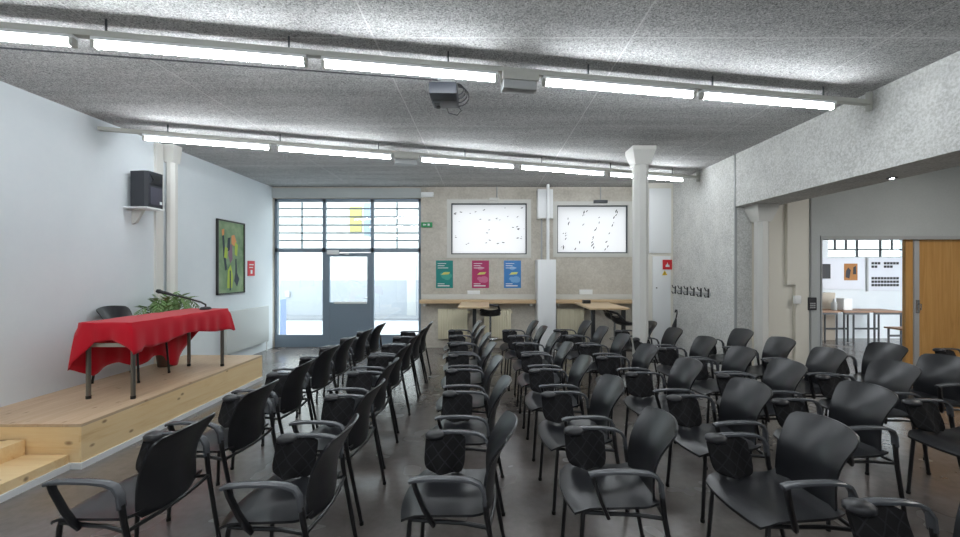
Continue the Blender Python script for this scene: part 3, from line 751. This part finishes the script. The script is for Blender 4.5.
# ------------------------------------------------------------------ chairs
def make_chair(label, tablet=True):
    ch = thing('armchair', label, 'chair')
    # seat
    g0, g1 = [], []
    for i in range(13):
        v = i/12; x = -.195+.41*v; r0, r1 = [], []
        hw = (.235-.02*v)*(1-.10*max(0, 1-v/.12)**2)
        for j in range(13):
            u = -1+2*j/12
            z = .455-.016*(1-u*u)*min(1, v*2.2) - .035*max(0, 1-v/.2)**2 + .02*max(0, (v-.8)/.2)**2
            xx = x - .03*(1-u*u)*max(0, 1-v/.3)
            r0.append((xx, u*hw, z)); r1.append((xx, u*hw*.985, z-.014))
        g0.append(r0); g1.append(r1)
    MB().sheet(g0, g1).build('seat', 'shell', ch, angle=50)
    # backrest shell
    g0, g1 = [], []; NV = 20
    for i in range(NV+1):
        v = i/NV; hw = .187-.006*math.sin(v*PI)+.026*max(0,(v-.5)/.5)**1.6
        if v > .82: tt = (v-.82)/.18; hw *= 1-.17*(1-math.sqrt(max(0, 1-tt*tt)))
        if v < .18: tt = 1-v/.18; hw *= 1-.16*(1-math.sqrt(max(0, 1-tt*tt)))
        r0, r1 = [], []
        for j in range(17):
            u = -1+2*j/16
            x = .195+.03*v+.085*max(0,(v-.5)/.5)**1.8 + .06*(1-u*u)*(.6+.4*v)*(1-.25*v**4) - .012*math.exp(-((v-.35)/.25)**2)
            z = .425+.385*v + .018*(1-u*u)*v**3
            r0.append((x, u*hw, z)); r1.append((x+.011, u*hw, z-.002))
        g0.append(r0); g1.append(r1)
    MB().sheet(g0, g1).build('backrest', 'shell', ch, angle=50)
    # legs
    for s_ in (-1, 1):
        l_ = MB().tube([(-.150, s_*.20, .425), (-.155, s_*.205, .40), (-.180, s_*.218, .015)], .0115, 10).build('leg', 'leg', ch)
        MB().lathe([(.013,0),(.014,.02)], (-.1805, s_*.218, 0), 10).build('foot_cap', 'foot', l_)
        l_ = MB().tube([(.205, s_*.262, .545), (.212, s_*.26, .48), (.225, s_*.256, .40), (.30, s_*.245, .015)], [.014,.0135,.013,.0115], 10).build('leg', 'leg', ch)
        MB().lathe([(.013,0),(.014,.02)], (.302, s_*.245, 0), 10).build('foot_cap', 'foot', l_)
        MB().tube([(-.150, s_*.205, .42), (-.03, s_*.215, .418), (.10, s_*.225, .42), (.222, s_*.255, .42)], .010, 8).build('side_rail', 'leg', ch)
        # armrest: flat bar bending down into the rear leg
        P = [(-.140, s_*.272, .634), (-.112, s_*.272, .643), (-.03, s_*.272, .649), (.07, s_*.27, .648), (.14, s_*.268, .641), (.178, s_*.266, .625), (.2, s_*.264, .59), (.206, s_*.262, .53)]
        MB().tube(P, .02, 12, flat=(.021, .0095)).build('armrest', 'arm', ch)
        MB().tube([(-.122, s_*.272, .638), (-.114, s_*.268, .60), (-.08, s_*.25, .50), (-.05, s_*.235, .435), (-.037, s_*.22, .405)], .02, 10, flat=(.016,.010), up=(1,0,.3)).build('arm_post', 'leg', ch)
    MB().tube([(-.155,-.205,.415), (-.168,-.1,.405), (-.171,0,.402), (-.168,.1,.405), (-.155,.205,.415)], .010, 8).build('front_rail', 'leg', ch)
    MB().tube([(.222,-.255,.42), (.24,-.1,.418), (.245,0,.417), (.24,.1,.418), (.222,.255,.42)], .010, 8).build('rear_rail', 'leg', ch)
    if tablet:
        # folded writing tablet hanging on the right arm (+Y), creased down the middle
        g0, g1 = [], []; N = 14
        for i in range(N+1):
            v = i/N; r0, r1 = [], []
            k = 1.0
            if v > .62: k = 1-.28*(1-math.sqrt(max(0, 1-((v-.62)/.38)**2)))
            if v < .15: k = 1-.25*(1-math.sqrt(max(0, 1-(1-v/.15)**2)))
            for j in range(15):
                u = -1+2*j/14
                x = -.045 + u*.116*k; z = .636-.175*v - .006*u*v
                y = .25 - .075*v - .05*max(0, 1-abs(u+.2)/.8)*(.3+.7*v)
                r0.append((x, y, z)); r1.append((x, y+.02, z))
            g0.append(r0); g1.append(r1)
        tb_ = MB().sheet(g0, g1).build('writing_tablet', 'tablet', ch, angle=50)
        # rounded hinge pad at the front of the arm
        b = MB(); g0, g1 = [], []
        for i in range(9):
            u = -1+2*i/8; r0, r1 = [], []
            for j in range(9):
                w = -1+2*j/8; px_ = u*math.sqrt(1-w*w/2); py_ = w*math.sqrt(1-u*u/2); hgt = math.sqrt(max(0, 1-px_*px_*.98-py_*py_*.98*(1-px_*px_*.2)))
                r0.append((-.105+px_*.06, .258+py_*.05, .636+.026*hgt)); r1.append((-.105+px_*.06, .258+py_*.05, .628-.018*hgt))
            g0.append(r0); g1.append(r1)
        b.sheet(g0, g1).build('hinge_pad', 'pad', tb_, angle=60)
    return ch

ORD = ['first','second','third','fourth','fifth','sixth','seventh','eighth']
ROWS = [
 ('front row beside the stage', [(-1.50,2.10),(-1.50,2.80),(-1.52,3.50),(-1.55,4.18),(-1.55,4.76),(-1.53,5.40),(-1.50,6.0)], -2),
 ('second row from the stage', [(-.70,2.09),(-.74,2.82),(-.79,3.55),(-.82,4.27),(-.83,4.92),(-.82,5.55),(-.81,6.10)], 0),
 ('third row, along the centre aisle', [(.10,2.13),(.12,2.92),(.09,3.65),(.055,4.36),(.01,5.02),(-.03,5.66),(-.08,6.24)], 0),
 ('fourth row from the stage', [(.93,2.20),(.91,2.94),(.88,3.66),(.865,4.36),(.855,5.02),(.79,5.65),(.745,6.25)], 2),
 ('fifth row from the stage', [(1.93,1.42),(1.74,2.12),(1.84,2.85),(1.76,3.54),(1.69,4.25),(1.66,4.94),(1.61,5.62),(1.55,6.27)], 3),
 ('sixth row from the stage', [(2.57,2.76),(2.57,3.48),(2.57,4.10),(2.56,4.75),(2.53,5.48),(2.50,6.2)], 2),
 ('seventh row from the stage', [(3.52,2.75),(3.45,3.45),(3.40,4.05),(3.40,4.70),(3.38,5.38)], 2),
 ('eighth row from the stage', [(4.16,3.70),(4.24,4.32)], 2),
]
proto = None
def place(label, xt, yc, rot, group, z=0):
    global proto
    yaw = math.radians(rot)
    off = .295
    loc = (xt-off*math.cos(yaw), yc-off*math.sin(yaw), z)
    if proto is None:
        proto = make_chair(label); proto.location = loc; proto.rotation_euler = (0,0,yaw); proto['group'] = group
        return proto
    return dup(proto, loc, yaw, label, group)
for rn, chairs, yaw in ROWS:
    for i, (x, y) in enumerate(chairs):
        place('black tablet armchair, %s from the camera end in the %s' % (ORD[i], rn), x-(.03 if x < 0 else 0), y, yaw+rnd.uniform(-3,3), 'tablet armchairs in the '+rn.split(',')[0])
place('black tablet armchair standing alone in front of the wooden sliding door', 5.88, 4.7, 3, 'tablet armchair by the sliding door')
place('black armchair behind the red table on the stage', -4.34+.06, 4.72, 180, 'speaker chair', SH)

# ------------------------------------------------------------------ lamps
def lamp_row(a, b_, tubes, boxes, desc, ztube=3.13):
    """a, b_: ends of the row (x, y); tubes: (s0, s1) ranges in x"""
    dx, dy = b_[0]-a[0], b_[1]-a[1]; L = math.hypot(dx, dy); rz = math.atan2(dy, dx)
    def at(x): return a[1]+dy*(x-a[0])/dx
    rl = thing('lamp_rail', 'long grey suspended lamp rail of the %s' % desc, 'rail', (a[0], a[1], 0), rz)
    MB().box((0,-.03,3.175), (L,.03,3.215), .004).build('channel', 'rail', rl)
    n = 7
    for k in range(n):
        x = L*(k+.55)/n
        MB().cyl((x,0,3.215), (x,0,CZ-.001), .007, 6).build('hanger_rod', 'frame_dark', rl)
    MB().box((L-.02,-.02,3.12), (L+.02,.02,3.30), .004).build('end_bracket', 'rail', rl)
    pro = None
    for i, (x0, x1) in enumerate(tubes):
        xm = (x0+x1)/2; ln = (x1-x0)/math.cos(rz)
        r_ = thing('tube_lamp', 'lit fluorescent tube, %s from the white wall in the %s' % (ORD[i], desc), 'lamp', (xm, at(xm), ztube), rz, 'fluorescent tubes of the '+desc)
        h = ln/2
        MB().box((-h,-.027,.022), (h,.027,.045), .004).build('batten', 'white', r_)
        MB().cyl((-h+.02,0,-.010), (h-.02,0,-.010), .017, 12).build('tube', 'tube', r_)
        for s_ in (-1, 1): MB().box((s_*(h-.012)-.012,-.024,-.03), (s_*(h-.012)+.012,.024,.03), .004).build('end_cap', 'rail', r_)
    for (x0, x1, lab) in boxes:
        xm = (x0+x1)/2; h = (x1-x0)/2/math.cos(rz)
        g_ = thing('junction_box', lab, 'box', (xm, at(xm), ztube), rz)
        MB().box((-h,-.06,-.02), (h,.06,.045), .006).build('upper_case', 'rail', g_)
        MB().box((-h*.95,-.05,-.09), (h*.9,.05,-.02), .006).build('lower_case', 'silver', g_)
def px_row(p0, p1):
    def w(p):
        d = 1.53*F/(VY-p[1]); return ((p[0]-VX)*d/F, d)
    return w(p0), w(p1)
# nearer row
A, B = (-2.74, 2.765), (3.29, 3.848)
sl = (B[1]-A[1])/(B[0]-A[0])
e0, e1 = (XL+.02, A[1]+sl*(XL+.02-A[0])), (XR-.03, A[1]+sl*(XR-.03-A[0]))
lamp_row(e0, e1, [(-4.15,-2.76),(-2.66,-1.31),(-1.21,.10),(.47,1.83),(1.89,3.27)], [(.13,.42,'grey ballast box between tubes in the nearer lamp row')], 'nearer lamp row')
# farther row
A, B = (-3.96, 4.75), (3.366, 6.97)
sl = (B[1]-A[1])/(B[0]-A[0])
def frx(px):        # x on the farther row for a pixel column
    k = (px-VX)/F; return k*(A[1]-sl*A[0])/(1-k*sl)
e0, e1 = (XL+.02, A[1]+sl*(XL+.02-A[0])), (XR-.03, A[1]+sl*(XR-.03-A[0]))
lamp_row(e0, e1, [(frx(143),frx(271)),(frx(277),frx(392)),(frx(420),frx(514)),(frx(520),frx(604)),(frx(609),frx(683))], [(frx(394),frx(418),'grey ballast box between tubes in the farther lamp row')], 'farther lamp row')
# third row of the same lamps, added out of view to light the foreground
lamp_row((XL+.02,-1.1), (XR-.03,.1), [(-4.1,-2.7),(-2.6,-1.2),(-1.1,.3),(.4,1.8),(1.9,3.3)], [], 'added unseen overhead lamp row')

# projector
pj = thing('projector', 'dark grey projector hanging below the nearer lamp row', 'projector', (-.363, 3.68, 3.115))
MB().box((-.12,-.17,0), (.12,.17,.1), .012).build('case', 'projector', pj)
MB().box((-.105,-.02,-.004), (.105,-.014,0)).box((-.1,.05,-.004), (-.05,.1,.0)).build('vent_lines', 'black', pj, smooth=False)
MB().cyl((-.07,.13,-.012), (-.07,.13,.0), .02, 12).build('lens', 'black', pj)
MB().cyl((0,.03,.1), (0,.03,.194), .018, 10).box((-.06,-.03,.1), (.06,.09,.112)).box((-.06,-.03,.183), (.06,.09,.194)).build('mount', 'silver', pj)
b = MB()
for k in range(4):
    r_ = .05+.013*k
    b.tube([(.12+r_*.9*math.sin(a*PI/8)*1.2, -.08+.05*k, .05+.02-r_*math.cos(a*PI/8)) for a in range(0,9)], .005, 6)
b.tube([(.1,.15,.04),(.14,.17,-.02),(.1,.2,-.05),(.02,.2,-.03),(.0,.17,.02)], .005, 6)
b.build('cables', 'darkink', pj)

tag(MB().tube([(XL+.01, 3.08, CZ-.008), (-3.71, 3.14, CZ-.008), (-.52, 3.66, CZ-.008), (-.40, 3.68, CZ-.008)], .006, 6).build('projector_cable', 'darkink'), 'thin dark cable running along the ceiling to the projector', 'cable')
# unseen fill lamps, added to brighten the next room and side bay
def panel_lamp(label, x, y, z, w, d, power):
    g_ = thing('ceiling_lamp', label, 'lamp', (x, y, z))
    MB().box((-w/2,-d/2,-.05), (w/2,d/2,-.001), .004).build('case', 'white', g_)
    MB().box((-w/2+.02,-d/2+.02,-.056), (w/2-.02,d/2-.02,-.05)).build('diffuser', mat('fill_diffuser', (255,255,255), .5, emit=(255,252,248), estr=power*2.2), g_, smooth=False)
panel_lamp('added unseen fill lamp in the next room', 7.5, 7.9, 3.0, 1.2, .3, 3)
panel_lamp('added unseen fill lamp of the side bay, over the near chairs', 6.2, 1.4, CZ, 1.2, .3, 16)
panel_lamp('added unseen fill lamp of the side bay, close to the sliding door', 6.2, 4.0, CZ, 1.2, .3, 16)

# ------------------------------------------------------------------ sky, camera, view
w = bpy.data.worlds.new('overcast_sky'); bpy.context.scene.world = w; w.use_nodes = True
bg = w.node_tree.nodes['Background']; bg.inputs[0].default_value = (.92,.96,1,1); bg.inputs[1].default_value = 5.5
cam = bpy.data.cameras.new('camera'); co = bpy.data.objects.new('camera', cam); C.objects.link(co)
co.location = (0, 0, CAMZ); co.rotation_euler = (PI/2, 0, 0)
cam.sensor_width = 36; cam.lens = 36*F/960; cam.shift_x = -(VX-480)/960; cam.shift_y = (VY-268.5)/960
cam.clip_start = .05; cam.clip_end = 100
sc = bpy.context.scene; sc.camera = co
vs = sc.view_settings; vs.view_transform = 'Standard'; vs.look = 'None'; vs.gamma = 1; vs.use_curve_mapping = False; vs.exposure = 0.27
sc.cycles.max_bounces = 8; sc.cycles.diffuse_bounces = 5; sc.cycles.transparent_max_bounces = 12
sc.cycles.sample_clamp_indirect = 3; sc.cycles.use_denoising = True
